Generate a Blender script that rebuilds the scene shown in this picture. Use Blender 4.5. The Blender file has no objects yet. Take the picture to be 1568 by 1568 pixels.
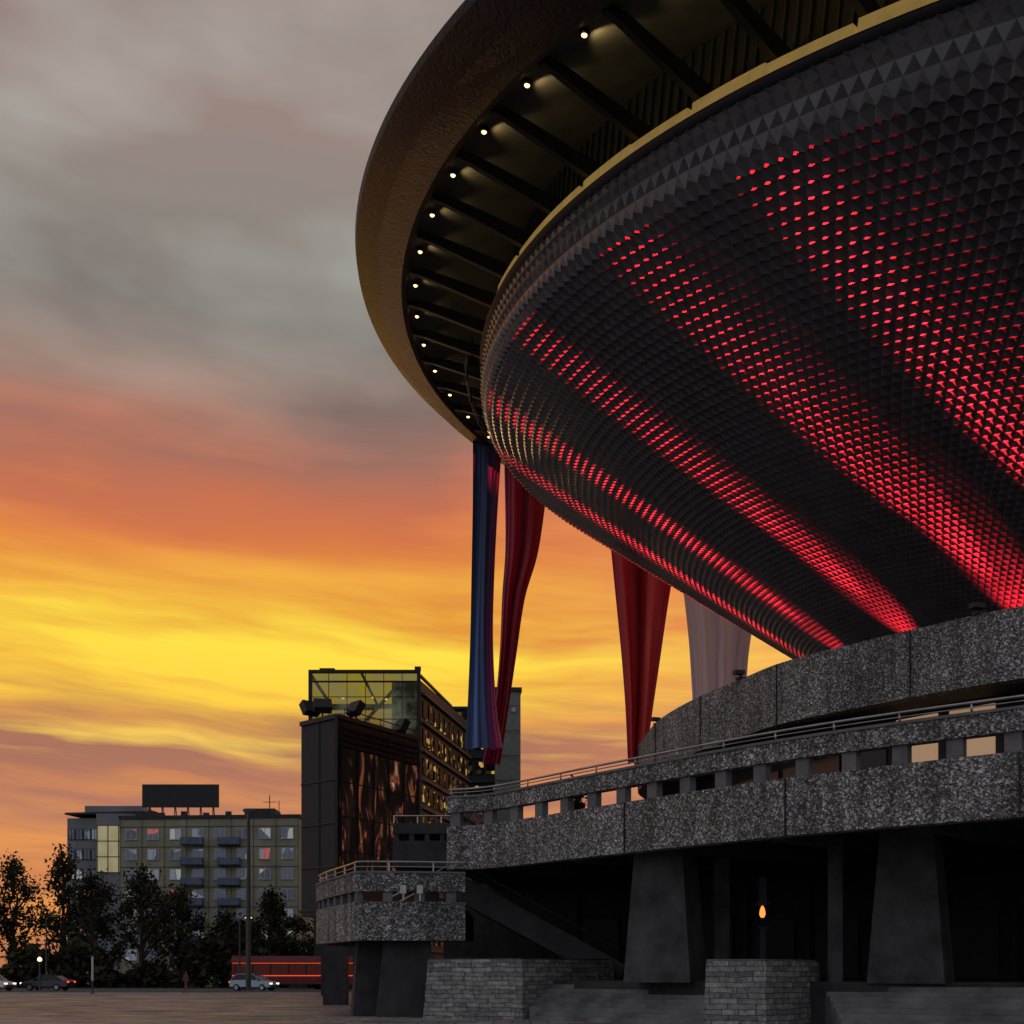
import bpy, bmesh, numpy as np, math, random
from mathutils import Vector, Matrix
random.seed(7); rng=np.random.default_rng(7)
D=bpy.data; scn=bpy.context.scene
scn.view_settings.view_transform='Standard'; scn.view_settings.look='None'; scn.view_settings.exposure=0

def s2l(c):
    return tuple(((x/255)/12.92 if x/255<=.04045 else ((x/255+.055)/1.055)**2.4) for x in c)
def rgba(c): return tuple(s2l(c))+(1,)

# ---------------------------------------------------------------- materials
class NT:
    def __init__(s,tree): s.t=tree; s.n=tree.nodes; s.l=tree.links
    def new(s,ty,**k):
        nd=s.n.new(ty)
        for a,v in k.items(): setattr(nd,a,v)
        return nd
    def link(s,a,b): s.l.new(a,b)
    def math(s,op,a,b=None,c=None,clamp=False):
        nd=s.n.new('ShaderNodeMath'); nd.operation=op; nd.use_clamp=clamp
        for i,v in enumerate((a,b,c)):
            if v is None: continue
            if isinstance(v,(int,float)): nd.inputs[i].default_value=v
            else: s.l.new(v,nd.inputs[i])
        return nd.outputs[0]
    def mix(s,fac,a,b,blend='MIX'):
        nd=s.n.new('ShaderNodeMix'); nd.data_type='RGBA'; nd.blend_type=blend
        for i,v in ((0,fac),(6,a),(7,b)):
            if isinstance(v,(int,float)): nd.inputs[i].default_value=v
            elif isinstance(v,tuple): nd.inputs[i].default_value=v
            else: s.l.new(v,nd.inputs[i])
        return nd.outputs[2]
    def ramp(s,fac,stops,interp='LINEAR'):
        nd=s.n.new('ShaderNodeValToRGB'); cr=nd.color_ramp; cr.interpolation=interp
        while len(cr.elements)<len(stops): cr.elements.new(.5)
        for e,(p,c) in zip(cr.elements,stops): e.position=p; e.color=c if len(c)==4 else tuple(c)+(1,)
        s.l.new(fac,nd.inputs[0]); return nd.outputs[0]
    def noise(s,vec,scale,detail=3,rough=.5):
        nd=s.n.new('ShaderNodeTexNoise'); nd.inputs['Scale'].default_value=scale
        nd.inputs['Detail'].default_value=detail; nd.inputs['Roughness'].default_value=rough
        if vec is not None: s.l.new(vec,nd.inputs['Vector'])
        return nd.outputs[0]

def mat(name,col=(.2,.2,.2),rough=.6,metal=0,spec=.4,var=.25,vscale=1.5,bump=0,bscale=20,emit=None,estr=0):
    m=D.materials.new(name); m.use_nodes=True; t=NT(m.node_tree); b=t.n['Principled BSDF']
    tc=t.new('ShaderNodeTexCoord')
    nz=t.noise(tc.outputs['Object'],vscale,3,.6)
    lo=tuple(c*(1-var) for c in col)+(1,); hi=tuple(min(1,c*(1+var)) for c in col)+(1,)
    t.link(t.ramp(nz,[(.3,lo),(.7,hi)]),b.inputs['Base Color'])
    b.inputs['Roughness'].default_value=rough; b.inputs['Metallic'].default_value=metal
    b.inputs['Specular IOR Level'].default_value=spec
    if bump:
        bp=t.new('ShaderNodeBump'); bp.inputs['Strength'].default_value=bump; bp.inputs['Distance'].default_value=.05
        t.link(t.noise(tc.outputs['Object'],bscale,3,.6),bp.inputs['Height']); t.link(bp.outputs[0],b.inputs['Normal'])
    if emit: b.inputs['Emission Color'].default_value=tuple(emit)+(1,); b.inputs['Emission Strength'].default_value=estr
    return m

def aggregate(name,base=.2):
    m=D.materials.new(name); m.use_nodes=True; t=NT(m.node_tree); b=t.n['Principled BSDF']
    tc=t.new('ShaderNodeTexCoord'); v=tc.outputs['Object']
    vo=t.new('ShaderNodeTexVoronoi'); vo.inputs['Scale'].default_value=19; t.link(v,vo.inputs['Vector'])
    sep=t.new('ShaderNodeSeparateColor'); t.link(vo.outputs['Color'],sep.inputs[0])
    stone=t.ramp(sep.outputs[0],[(0,(base*.2,)*3),(.5,(base*.70,base*.68,base*.65)),(.8,(base*1.55,base*1.5,base*1.4)),(1,(min(.8,base*3.4),)*3)])
    big=t.noise(v,.5,4,.6); bigc=t.ramp(big,[(.3,(.6,.59,.57)),(.7,(1.15,1.12,1.08))])
    mp=t.new('ShaderNodeMapping'); mp.inputs['Scale'].default_value=(2.2,2.2,.12); t.link(v,mp.inputs[0])
    st=t.ramp(t.noise(mp.outputs[0],1.,3,.6),[(.35,(.55,.53,.51)),(.6,(1,1,1))])
    c=t.mix(1.,stone,bigc,'MULTIPLY'); c=t.mix(1.,c,st,'MULTIPLY')
    t.link(c,b.inputs['Base Color']); b.inputs['Roughness'].default_value=.85
    bp=t.new('ShaderNodeBump'); bp.inputs['Strength'].default_value=.9; bp.inputs['Distance'].default_value=.05
    t.link(vo.outputs['Distance'],bp.inputs['Height']); t.link(bp.outputs[0],b.inputs['Normal'])
    return m

M={}
M['agg']=aggregate('exposed_aggregate_concrete',.245)
M['conc']=mat('grey_concrete',(.14,.135,.13),.85,bump=.4,bscale=12)
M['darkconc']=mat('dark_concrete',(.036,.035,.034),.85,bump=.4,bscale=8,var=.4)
M['bowl']=mat('dark_shingle_metal',(.085,.083,.088),.27,.1,.5,var=.2,vscale=.8)
M['soffit']=mat('dark_sheet_metal',(.085,.085,.078),.55,.1,.3,var=.3,vscale=.5)
M['rib']=mat('painted_black_steel',(.013,.013,.013),.5)
M['recess']=mat('recess_black',(.010,.010,.011),.6)
M['slat']=mat('recess_slat',(.022,.023,.026),.5)
M['ledge']=mat('ochre_ledge_emissive',(.42,.29,.09),.55,emit=(.75,.48,.12),estr=.20,var=.45,vscale=.9)  # emission stands in for light falling on the ledge
M['lamp']=mat('lamp_glass',(.9,.8,.5),.4,emit=(1,.70,.28),estr=3.2)
M['steel']=mat('brushed_steel',(.35,.33,.32),.3,.9)
M['black']=mat('matt_black',(.014,.014,.016),.6)
M['winrefl_painted']=mat('warm_emissive_window',(.2,.14,.1),.15,emit=(.60,.36,.20),estr=.48,var=.1)  # sky-like warmth painted as emission, not reflected by the glass
M['glass']=mat('dark_glass',(.012,.013,.015),.15,.0,.3,var=.2)

def fascia_mat():
    m=D.materials.new('hammered_fascia'); m.use_nodes=True; t=NT(m.node_tree); b=t.n['Principled BSDF']
    tc=t.new('ShaderNodeTexCoord'); v=tc.outputs['Object']
    t.link(t.ramp(t.noise(v,1.2,4,.7),[(.3,(.009,.010,.011)),(.7,(.022,.024,.025))]),b.inputs['Base Color'])
    b.inputs['Metallic'].default_value=.0; b.inputs['Roughness'].default_value=.34; b.inputs['Specular IOR Level'].default_value=.13
    bp=t.new('ShaderNodeBump'); bp.inputs['Strength'].default_value=1.; bp.inputs['Distance'].default_value=.8
    t.link(t.noise(v,4.,4,.75),bp.inputs['Height']); t.link(bp.outputs[0],b.inputs['Normal'])
    return m
M['fascia']=fascia_mat()

# ---------------------------------------------------------------- builders
def empty(name,loc=(0,0,0)):
    e=D.objects.new(name,None); e.location=loc; scn.collection.objects.link(e); return e
def mesh(name,V,F,mt,parent=None,smooth=False):
    me=D.meshes.new(name); me.from_pydata([tuple(map(float,v)) for v in V],[],[tuple(map(int,f)) for f in F])
    me.materials.append(mt)
    if smooth: me.polygons.foreach_set('use_smooth',[True]*len(me.polygons))
    me.update(); o=D.objects.new(name,me); scn.collection.objects.link(o)
    if parent: o.parent=parent
    return o
class MB:
    def __init__(s): s.V=[];s.F=[]
    def add(s,V,F):
        k=len(s.V); s.V+= [tuple(v) for v in V]; s.F+=[tuple(i+k for i in f) for f in F]; return s
    def box(s,c,d,rot=0,top=None):
        cx,cy,cz=c; dx,dy,dz=d[0]/2,d[1]/2,d[2]; tx,ty=(top or (1,1)); ca,sa=math.cos(rot),math.sin(rot)
        V=[]
        for z,kx,ky in ((0,1,1),(dz,tx,ty)):
            for sx,sy in ((-1,-1),(1,-1),(1,1),(-1,1)):
                x,y=sx*dx*kx,sy*dy*ky; V.append((cx+x*ca-y*sa,cy+x*sa+y*ca,cz+z))
        return s.add(V,[(3,2,1,0),(4,5,6,7),(0,1,5,4),(1,2,6,5),(2,3,7,6),(3,0,4,7)])
    def prism(s,poly,z0,z1):
        n_=len(poly)
        V=[(x,y,z0) for x,y in poly]+[(x,y,z1) for x,y in poly]
        F=[tuple(range(n_))[::-1],tuple(range(n_,2*n_))]+[(i,(i+1)%n_,(i+1)%n_+n_,i+n_) for i in range(n_)]
        return s.add(V,F)
    def beam(s,p,q,w,h,up=(0,0,1)):
        p=Vector(p);q=Vector(q);d=(q-p).normalized(); u=Vector(up); sd=d.cross(u)
        if sd.length<1e-4: sd=d.cross(Vector((1,0,0)))
        sd.normalize(); u=sd.cross(d)
        V=[]
        for P in (p,q):
            for a_,b_ in ((-1,-1),(1,-1),(1,1),(-1,1)): V.append(P+sd*a_*w/2+u*b_*h/2)
        return s.add(V,[(3,2,1,0),(4,5,6,7),(0,1,5,4),(1,2,6,5),(2,3,7,6),(3,0,4,7)])
    def tube(s,pts,r,seg=6):
        pts=[Vector(x) for x in pts]; V=[];F=[]
        rr=r if hasattr(r,'__len__') else [r]*len(pts)
        for i,P in enumerate(pts):
            d=(pts[min(i+1,len(pts)-1)]-pts[max(i-1,0)]).normalized()
            a_=d.cross(Vector((0,0,1)));
            if a_.length<1e-3: a_=Vector((1,0,0))
            a_.normalize(); b_=d.cross(a_)
            for k in range(seg):
                t_=2*math.pi*k/seg; V.append(P+(a_*math.cos(t_)+b_*math.sin(t_))*rr[i])
        for i in range(len(pts)-1):
            for k in range(seg):
                F.append((i*seg+k,i*seg+(k+1)%seg,(i+1)*seg+(k+1)%seg,(i+1)*seg+k))
        F.append(tuple(range(seg))); F.append(tuple(range((len(pts)-1)*seg,len(pts)*seg)))
        return s.add(V,F)
    def make(s,name,mt,parent=None,smooth=False):
        return mesh(name,s.V,s.F,mt,parent,smooth)
def catmull(pts,m=6):
    pts=[np.array(q,float) for q in pts]; P=[2*pts[0]-pts[1]]+pts+[2*pts[-1]-pts[-2]]; out=[]
    for i in range(1,len(P)-2):
        for k in range(m):
            t=k/m; a,b,c,d=P[i-1],P[i],P[i+1],P[i+2]
            out.append(.5*((2*b)+(c-a)*t+(2*a-5*b+4*c-d)*t*t+(3*b-a-3*c+d)*t**3))
    out.append(pts[-1]); return np.array(out)
def offset(path,d):
    path=np.array(path,float); T=np.gradient(path,axis=0); T/=np.linalg.norm(T,axis=1)[:,None]
    return path+d*np.stack([-T[:,1],T[:,0]],1)
def band(path,z0,z1,th,name,mt,parent):
    a=np.array(path,float); b=offset(a,th); n_=len(a); V=[];F=[]
    for i in range(n_): V+=[(*a[i],z0),(*a[i],z1),(*b[i],z1),(*b[i],z0)]
    for i in range(n_-1):
        for k in range(4): F.append((4*i+k,4*i+(k+1)%4,4*i+4+(k+1)%4,4*i+4+k))
    F+= [(0,3,2,1),(4*n_-4,4*n_-3,4*n_-2,4*n_-1)]
    return mesh(name,V,F,mt,parent)
def along(path,step,start=.3):
    path=np.array(path,float); seg=np.linalg.norm(np.diff(path,axis=0),axis=1); cum=np.concatenate([[0],np.cumsum(seg)])
    out=[];s_=start
    while s_<cum[-1]:
        i=np.searchsorted(cum,s_)-1; i=max(0,min(i,len(seg)-1)); t=(s_-cum[i])/seg[i]; P=path[i]*(1-t)+path[i+1]*t
        d=path[i+1]-path[i]; out.append((P[0],P[1],math.atan2(d[1],d[0]))); s_+=step
    return out
def rot_to(o,d): o.rotation_euler=Vector(d).to_track_quat('-Z','Y').to_euler()

CZ=1.6
# ---------------------------------------------------------------- saucer frame
ax=np.array([.107,-.0826,1.]); ax/=np.linalg.norm(ax)
e1=np.array([1,0,-.107]); e1/=np.linalg.norm(e1); e2=np.cross(ax,e1)
C0=np.array([48.33,81.87,35.+CZ]); RB=54.95; T0=2.7538
NR=78; DTH=2*math.pi/NR
def P(r,h,th): return Vector(C0+h*ax+r*(math.cos(th)*e1+math.sin(th)*e2))
def revolve(prof,name,mt,parent,n_=360,smooth=True,closed=False):
    V=[];F=[];m=len(prof)
    for j in range(n_):
        t=2*math.pi*j/n_
        for r,h in prof: V.append(P(r,h,t))
    K=m if closed else m-1
    for j in range(n_):
        j2=(j+1)%n_
        for i in range(K): F.append((j*m+i,j2*m+i,j2*m+(i+1)%m,j*m+(i+1)%m))
    return mesh(name,V,F,mt,parent,smooth)

arena=empty('saucer_shaped_arena')
revolve([(RB,-.02),(RB+.05,-.25),(RB+.35,-.30)],'fascia_lip',M['rib'],arena)
revolve([(RB+.36,-.30),(RB+1.9,.1),(RB+3.1,1.0),(RB+3.2,1.4),(RB+2.6,1.9)],'fascia_ring',M['fascia'],arena)
revolve([(RB+2.6,1.9),(45,5.),(30,7.5),(.5,9)],'roof',M['soffit'],arena,180)
revolve([(RB,-.02),(49.03,1.5)],'brim_soffit',M['soffit'],arena,NR*4,False)
revolve([(49.02,1.5),(48.9,-1.75)],'recess_wall',M['recess'],arena,NR*4,False)
mb=MB()
for k in range(NR):
    t0=T0+(k+.5)*DTH
    o=.14*(k%2); m=5
    for i in range(m):
        ta=t0+DTH*(.97*i/m); tb=t0+DTH*(.97*(i+1)/m)
        ra,rb_=48.7,50.1+o; h0,h1=-2.3,-1.66-o*1.4
        q=[P(ra,h0,ta),P(rb_,h0,ta),P(rb_,h1,ta),P(ra,h1,ta),P(ra,h0,tb),P(rb_,h0,tb),P(rb_,h1,tb),P(ra,h1,tb)]
        mb.add(q,[(3,2,1,0),(4,5,6,7),(0,1,5,4),(1,2,6,5),(2,3,7,6),(3,0,4,7)])
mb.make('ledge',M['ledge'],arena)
revolve([(50.0,-2.31),(50.32,-2.33),(50.35,-2.5),(50.02,-2.62)],'bowl_rim_trim',M['black'],arena)
mb=MB(); ms=MB()
for k in range(NR):
    t=T0+(k+.5)*DTH
    prof=[(54.9,.0),(54.9,-.30),(54.2,-.38),(49.6,-1.50),(48.98,-1.53),(48.98,-.85),(54.0,.05)]
    A=[];B=[]
    for r,h in prof:
        c=P(r,h,t); tang=Vector(-math.sin(t)*e1+math.cos(t)*e2)*.17
        A.append(c-tang);B.append(c+tang)
    m=len(prof)
    mb.add(A+B,[tuple(range(m)),tuple(range(2*m-1,m-1,-1))]+[(i,i+m,(i+1)%m+m,(i+1)%m) for i in range(m)])
    for j in range(6):
        tt=t+DTH*(j+.5)/6; rad=Vector(math.cos(tt)*e1+math.sin(tt)*e2)
        ms.beam(P(49.05,1.45,tt),P(49.0,-1.5,tt),.10,.22,up=rad)
mb.make('soffit_ribs',M['rib'],arena); ms.make('recess_slats',M['slat'],arena)
ml=MB(); mh=MB()
for k in range(NR):
    t=T0+k*DTH+.006; c=P(54.5,-.05,t); rad=Vector(math.cos(t)*e1+math.sin(t)*e2)
    mh.beam(c+Vector(ax)*.1,c-Vector(ax)*.06,.30,.36,up=rad)
    ml.tube([c-Vector(ax)*.05,c-Vector(ax)*.11,c-Vector(ax)*.15],[.12,.11,.05],8)
mh.make('lamp_housings',M['rib'],arena); ml.make('soffit_lamps',M['lamp'],arena)
for k in range(-1,16):
    t=T0+k*DTH+.006
    ld=D.lights.new('soffit_lamp_light','SPOT'); ld.energy=22+max(0,k-4)*12; ld.color=(1,.70,.28); ld.shadow_soft_size=.1; ld.spot_size=math.radians(105); ld.spot_blend=.6
    lo=D.objects.new('soffit_lamp_light',ld); lo.location=P(54.2,-.40,t); rot_to(lo,P(51.5,1.2,t)-P(54.2,-.40,t)); scn.collection.objects.link(lo); lo.parent=arena

# bowl with pyramidal shingles
R3,h3,h1,kk,tt_=49.97,-2.4,-4.74,1.9,.9
P0=np.array([R3,h3]);P1=np.array([R3+.3,h1]);P2=P1-np.array([tt_,tt_/kk])
s_=np.linspace(0,1,30)[:,None]
prof=np.concatenate([(1-s_)**2*P0+2*s_*(1-s_)*P1+s_*s_*P2,P2+(np.array([12.,P2[1]-(P2[0]-12.)/kk])-P2)*np.linspace(.01,1,200)[:,None]])
cum=np.concatenate([[0],np.cumsum(np.linalg.norm(np.diff(prof,axis=0),axis=1))])
N=440; rows=[0.]
while rows[-1]<cum[-1]:
    r=np.interp(rows[-1],cum,prof[:,0]); rows.append(rows[-1]+.866*2*math.pi*r/N)
rows=np.array(rows[:-1]); rr=np.interp(rows,cum,prof[:,0]); hh=np.interp(rows,cum,prof[:,1]); nr=len(rows)
dth=2*math.pi/N
TH=(np.arange(N)[None,:]+.5*(np.arange(nr)[:,None]%2))*dth
G=C0+hh[:,None,None]*ax+rr[:,None,None]*(np.cos(TH)[...,None]*e1+np.sin(TH)[...,None]*e2)
idx=np.arange(nr*N).reshape(nr,N)
V=[G.reshape(-1,3)]; F=[]; base=nr*N
for i in range(nr-1):
    j=np.arange(N); o=i%2
    lowL=(j-1+o)%N; lowR=(j+o)%N
    a_=G[i,j];b_=G[i+1,lowL];c_=G[i+1,lowR]
    nrm=np.cross(b_-a_,c_-a_); nrm/=np.linalg.norm(nrm,axis=1)[:,None]
    cen=(a_+b_+c_)/3; out=np.where((((cen-(C0+ax*5)))*nrm).sum(1)>0,1,-1)[:,None]
    side=np.linalg.norm(c_-b_,axis=1)[:,None]
    apx=(a_*.36+b_*.32+c_*.32)+nrm*out*side*(.24+.012*rng.normal(size=(N,1)))
    V.append(apx); ai=base+np.arange(N); base+=N
    ia=idx[i,j];ib=idx[i+1,lowL];ic=idx[i+1,lowR]
    F.append(np.stack([ia,ib,ai],1));F.append(np.stack([ib,ic,ai],1));F.append(np.stack([ic,ia,ai],1))
    F.append(np.stack([ia,ic,idx[i,(j+1)%N]],1))
V=np.concatenate(V);F=np.concatenate(F)
me=D.meshes.new('bowl_shingles'); me.vertices.add(len(V)); me.vertices.foreach_set('co',V.ravel()); me.loops.add(F.size); me.loops.foreach_set('vertex_index',F.ravel().astype(np.int32))
me.polygons.add(len(F)); me.polygons.foreach_set('loop_start',np.arange(0,F.size,3,dtype=np.int32)); me.polygons.foreach_set('loop_total',np.full(len(F),3,dtype=np.int32))
me.update(calc_edges=True); me.materials.append(M['bowl']); me.polygons.foreach_set('use_smooth',[False]*len(me.polygons)); ob=D.objects.new('bowl_shingles',me); scn.collection.objects.link(ob); ob.parent=arena

mb=MB(); RC=51.1; HC=-3.1; ta,tb=2.2,3.2
ts=np.linspace(ta,tb,60)
mb.tube([P(RC,HC,t) for t in ts],.045,5); mb.tube([P(RC,HC-.3,t) for t in ts],.03,4)
for t in np.arange(ta,tb,.08): mb.beam(P(50.2,-2.5,t),P(RC+.1,HC+.1,t),.08,.1); mb.beam(P(RC,HC+.1,t),P(RC,HC-.4,t),.14,.14)
mb.make('catwalk_rail',M['rib'],arena)
mb=MB(); c=P(51.2,-1.3,T0+9*DTH-.4); mb.box(tuple(c),(.9,.7,.6),.4); mb.beam(c,c+Vector((0,0,2)),.08,.08); mb.make('brim_floodlight',M['black'],arena)

# red uplights on the bowl
nrm_cone=lambda t: (Vector(ax)*(-kk)+Vector(math.cos(t)*e1+math.sin(t)*e2)).normalized()
mbx=MB()
for tb,tt,kx in ((2.50,2.66,.5),(2.86,2.97,.6),(3.2,3.2,.9),(3.53,3.45,1.1),(3.87,3.70,1.45),(4.15,3.90,2.2),(4.5,4.25,.6)):
    rb=21.; hb=P2[1]-(P2[0]-rb)/kk
    pos=P(rb,hb,tb)+nrm_cone(tb)*2.7
    for ro,fr,size,en in ((28.,.25,25,62000),(33.,.55,13.5,330000),(40.5,1.,9.6,680000),(47.,1.18,7.4,620000)):
        ho=P2[1]-(P2[0]-ro)/kk; tgt=P(ro,ho,tb+(tt-tb)*fr)
        ld=D.lights.new('red_uplight','SPOT'); ld.energy=en*kx; ld.color=(1,.020,.038); ld.spot_size=math.radians(size); ld.spot_blend=1.; ld.shadow_soft_size=.12
        lo=D.objects.new('red_uplight',ld); lo.location=pos; rot_to(lo,tgt-pos); scn.collection.objects.link(lo); lo.parent=arena
    d=(tgt-pos).normalized(); mbx.beam(pos-d*.6,pos-d*.15,.5,.4)
mbx.make('uplight_housings',M['black'],arena)

# ---------------------------------------------------------------- arena podium: terraces
front=catmull([(-2.4,48.1),(-.56,46.9),(2.87,42.2),(7.53,36.2),(12.4,31.7),(18,27.6),(25,24.2),(34,22)],6)
path=front
terr=empty('concrete_terrace')
band(path,5.4,7.0,.5,'lower_parapet_band',M['agg'],terr)
band(path,7.5,8.02,.4,'upper_parapet_band',M['agg'],terr)
band(offset(path,-.05),8.023,8.10,.5,'coping',M['conc'],terr)
mb=MB()
for x,y,r in along(offset(path,.22),1.45,.3): mb.box((x,y,7.003),(.42,.26,.494),r)
mb.make('parapet_posts',M['conc'],terr)
back=[(34,60),(34,76),(6,76),(1.5,66),(-.9,58)]
side=[(-.6,64),(-1.1,56),(-2.38,48.13)]
band(side,5.4,7.0,.5,'side_lower_band',M['agg'],terr); band(side,7.5,8.02,.4,'side_upper_band',M['agg'],terr)
mb=MB()
for x,y,r in along(offset(side,.22),1.45,.5): mb.box((x,y,7.003),(.42,.26,.494),r)
mb.make('side_posts',M['conc'],terr)
inner=offset(path,.52); poly=[tuple(q) for q in inner]+back
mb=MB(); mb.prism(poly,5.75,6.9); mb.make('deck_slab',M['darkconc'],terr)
mb=MB()
for x,y,r in along(offset(path,.6),4.4,2.): mb.beam((x,y,5.55),(x-math.sin(r)*16,y+math.cos(r)*16,5.55),.5,.42)
mb.make('soffit_beams',M['darkconc'],terr)
mb=MB(); rl=offset(path,.15)
mb.tube([(x,y,8.36) for x,y in rl],.04,6); mb.tube([(x,y,8.24) for x,y in rl],.02,5)
for x,y,r in along(rl,1.9,.1): mb.beam((x,y,8.1),(x,y,8.36),.05,.05)
mb.make('handrail',M['steel'],terr,True)
up=catmull([(13.5,82),(9.2,76.5),(6.9,70.6),(6.7,66.6),(6.95,61.6),(7.9,57.1),(9.4,52.8),(10.4,50.2),(12.3,47.5),(14.8,44.4),(16.7,42.5),(22,38.7),(29,35.6),(38,33.5)],5)
band(up,11.2,13.55,.55,'upper_ring_wall',M['agg'],terr)
mb=MB(); inn=offset(up,.57); mb.prism([tuple(q) for q in inn]+[(38,82)],11.45,11.9); mb.make('upper_deck_slab',M['darkconc'],terr)
rec=offset(up,3.2)[4:-2]
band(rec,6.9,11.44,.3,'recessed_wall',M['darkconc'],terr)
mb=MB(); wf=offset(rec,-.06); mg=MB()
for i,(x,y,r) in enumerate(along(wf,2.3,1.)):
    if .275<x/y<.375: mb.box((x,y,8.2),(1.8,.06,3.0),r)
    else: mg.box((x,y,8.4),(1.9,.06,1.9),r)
mb.make('emissive_windows',M['winrefl_painted'],terr); mg.make('dark_windows',M['glass'],terr)  # warm panes glow by added emission, no lamp behind them
mb=MB()
for x,y,r in along(offset(up,-.02),6.2,3): mb.box((x,y,11.21),(.03,.06,2.33),r)
mb.make('panel_joints',M['black'],terr)
mb=MB()
for x,y,r in along(offset(front,-.02),6.5,9.2)[:4]: mb.box((x,y,5.41),(.035,.06,1.58),r)
mb.make('lower_panel_joints',M['black'],terr)
mb=MB()
for (x,y) in ((9.35,53.2),(7.05,63),(15.6,43.6)):
    mb.box((x,y,13.55),(.4,.3,.1),.3); mb.beam((x,y,13.6),(x-.1,y-.1,13.8),.06,.06); mb.box((x-.15,y-.2,13.72),(.42,.3,.16),.3)
mb.make('wall_floodlights',M['black'],terr)
mb=MB()
mb.prism([(.5,47.6),(5.6,41.8),(9.5,38.6),(30,30),(60,30),(60,78),(-2,78),(-2,52)],0,1.35)
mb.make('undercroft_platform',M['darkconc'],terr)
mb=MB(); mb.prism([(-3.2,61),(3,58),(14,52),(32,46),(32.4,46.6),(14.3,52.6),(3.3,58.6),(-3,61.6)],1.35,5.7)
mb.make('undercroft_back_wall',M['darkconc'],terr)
mb=MB(); mw=MB()
for x,y,r in along([(3.2,57.7),(14,51.8),(31,46.1)],2.6,.8): mb.box((x,y,1.4),(1.7,.12,2.6),r); mw.box((x,y-.05,4.1),(2.0,.12,.1),r); mw.box((x-1.2*math.cos(r),y-1.2*math.sin(r)-.05,1.4),(.16,.14,3.9),r)
mb.make('undercroft_doors',M['black'],terr); mw.make('door_frames',M['darkconc'],terr)
def pillar(mb,x,y,z0,z1,wb,wt,d=1.4,r=0): mb.box((x,y,z0),(wb,d,z1-z0),r,(wt/wb,.8))
mb=MB()
pillar(mb,5.0,42.5,1.3,5.8,2.3,1.6,1.6,-.5)
pillar(mb,11.7,38.3,1.3,5.8,2.2,1.5,1.6,-.5)
mb.box((9.6,38.8,1.3),(.35,.4,4.5)); mb.box((6.9,43.2,1.3),(.5,.5,4.5)); 
pillar(mb,19,33.5,1.3,5.8,2.2,1.5,1.6,-.5)
pillar(mb,24.5,35,1.3,5.8,2.2,1.5,1.6,-.3)
mb.make('tapered_pillars',mat('weathered_pillar_concrete',(.055,.053,.05),.85,bump=.6,bscale=7,var=.5,vscale=1.1),terr)
lm=empty('wall_lantern'); mb=MB(); mb.beam((7.9,41.2,1.35),(7.9,41.2,3.0),.18,.18); mb.box((7.9,41.2,3.0),(.32,.32,.06)); mb.box((7.9,41.2,3.75),(.4,.4,.08)); mb.beam((7.9,41.2,3.8),(7.9,41.2,4.6),.22,.22); mb.make('bracket',M['black'],lm)
mb=MB(); mb.tube([(7.9,41.2,3.35),(7.9,41.2,3.45),(7.9,41.2,3.6),(7.9,41.2,3.72)],[.05,.1,.08,.03],8); mb.make('flame_bulb',mat('lantern_bulb',(.9,.4,.1),.4,emit=(1,.30,.05),estr=1.4),lm)
mb=MB()
for i in range(9):
    z=.15*i; off=.42*i
    mb.prism([(.6,44.3+off),(6.4,39.2+off*.8),(6.4,47),(.6,47.8)],z+.001,z+.15)
for i in range(9):
    z=.15*i; off=.42*i
    mb.prism([(9.3,36.5+off*.8),(26,27.5+off*.9),(30,36),(9.3,40.5)],z+.001,z+.15)
mb.make('steps',mat('worn_step_stone',(.15,.146,.142),.8,bump=.5,bscale=10,var=.5,vscale=.8),terr)

def brick_mat():
    m=D.materials.new('rough_stone_blocks'); m.use_nodes=True; t=NT(m.node_tree); b=t.n['Principled BSDF']
    tc=t.new('ShaderNodeTexCoord')
    sx=t.new('ShaderNodeSeparateXYZ'); t.link(tc.outputs['Object'],sx.inputs[0])
    wob=t.math('MULTIPLY',t.noise(tc.outputs['Object'],1.3,2,.5),.12)
    cb=t.new('ShaderNodeCombineXYZ'); t.link(t.math('ADD',sx.outputs[0],t.math('MULTIPLY',sx.outputs[1],.8)),cb.inputs[0]); t.link(t.math('ADD',sx.outputs[2],wob),cb.inputs[1])
    br=t.new('ShaderNodeTexBrick'); t.link(cb.outputs[0],br.inputs['Vector']); br.inputs['Scale'].default_value=1; br.offset=.37; br.squash=.6; br.squash_frequency=3
    br.inputs['Brick Width'].default_value=.55; br.inputs['Row Height'].default_value=.155; br.inputs['Mortar Size'].default_value=.009
    br.inputs['Color1'].default_value=(.36,.35,.31,1); br.inputs['Color2'].default_value=(.16,.16,.15,1); br.inputs['Mortar'].default_value=(.05,.05,.05,1)
    nz=t.noise(tc.outputs['Object'],5,4,.75)
    t.link(t.mix(1.,br.outputs['Color'],t.ramp(nz,[(.3,(.35,.35,.35)),(.7,(1.3,1.3,1.3))]),'MULTIPLY'),b.inputs['Base Color'])
    b.inputs['Roughness'].default_value=.8
    h=t.math('ADD',t.math('MULTIPLY',br.outputs['Fac'],-1.),t.math('MULTIPLY',nz,1.2))
    bp=t.new('ShaderNodeBump'); bp.inputs['Strength'].default_value=1; bp.inputs['Distance'].default_value=.06; t.link(h,bp.inputs['Height']); t.link(bp.outputs[0],b.inputs['Normal'])
    return m
M['brick']=brick_mat()
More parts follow.
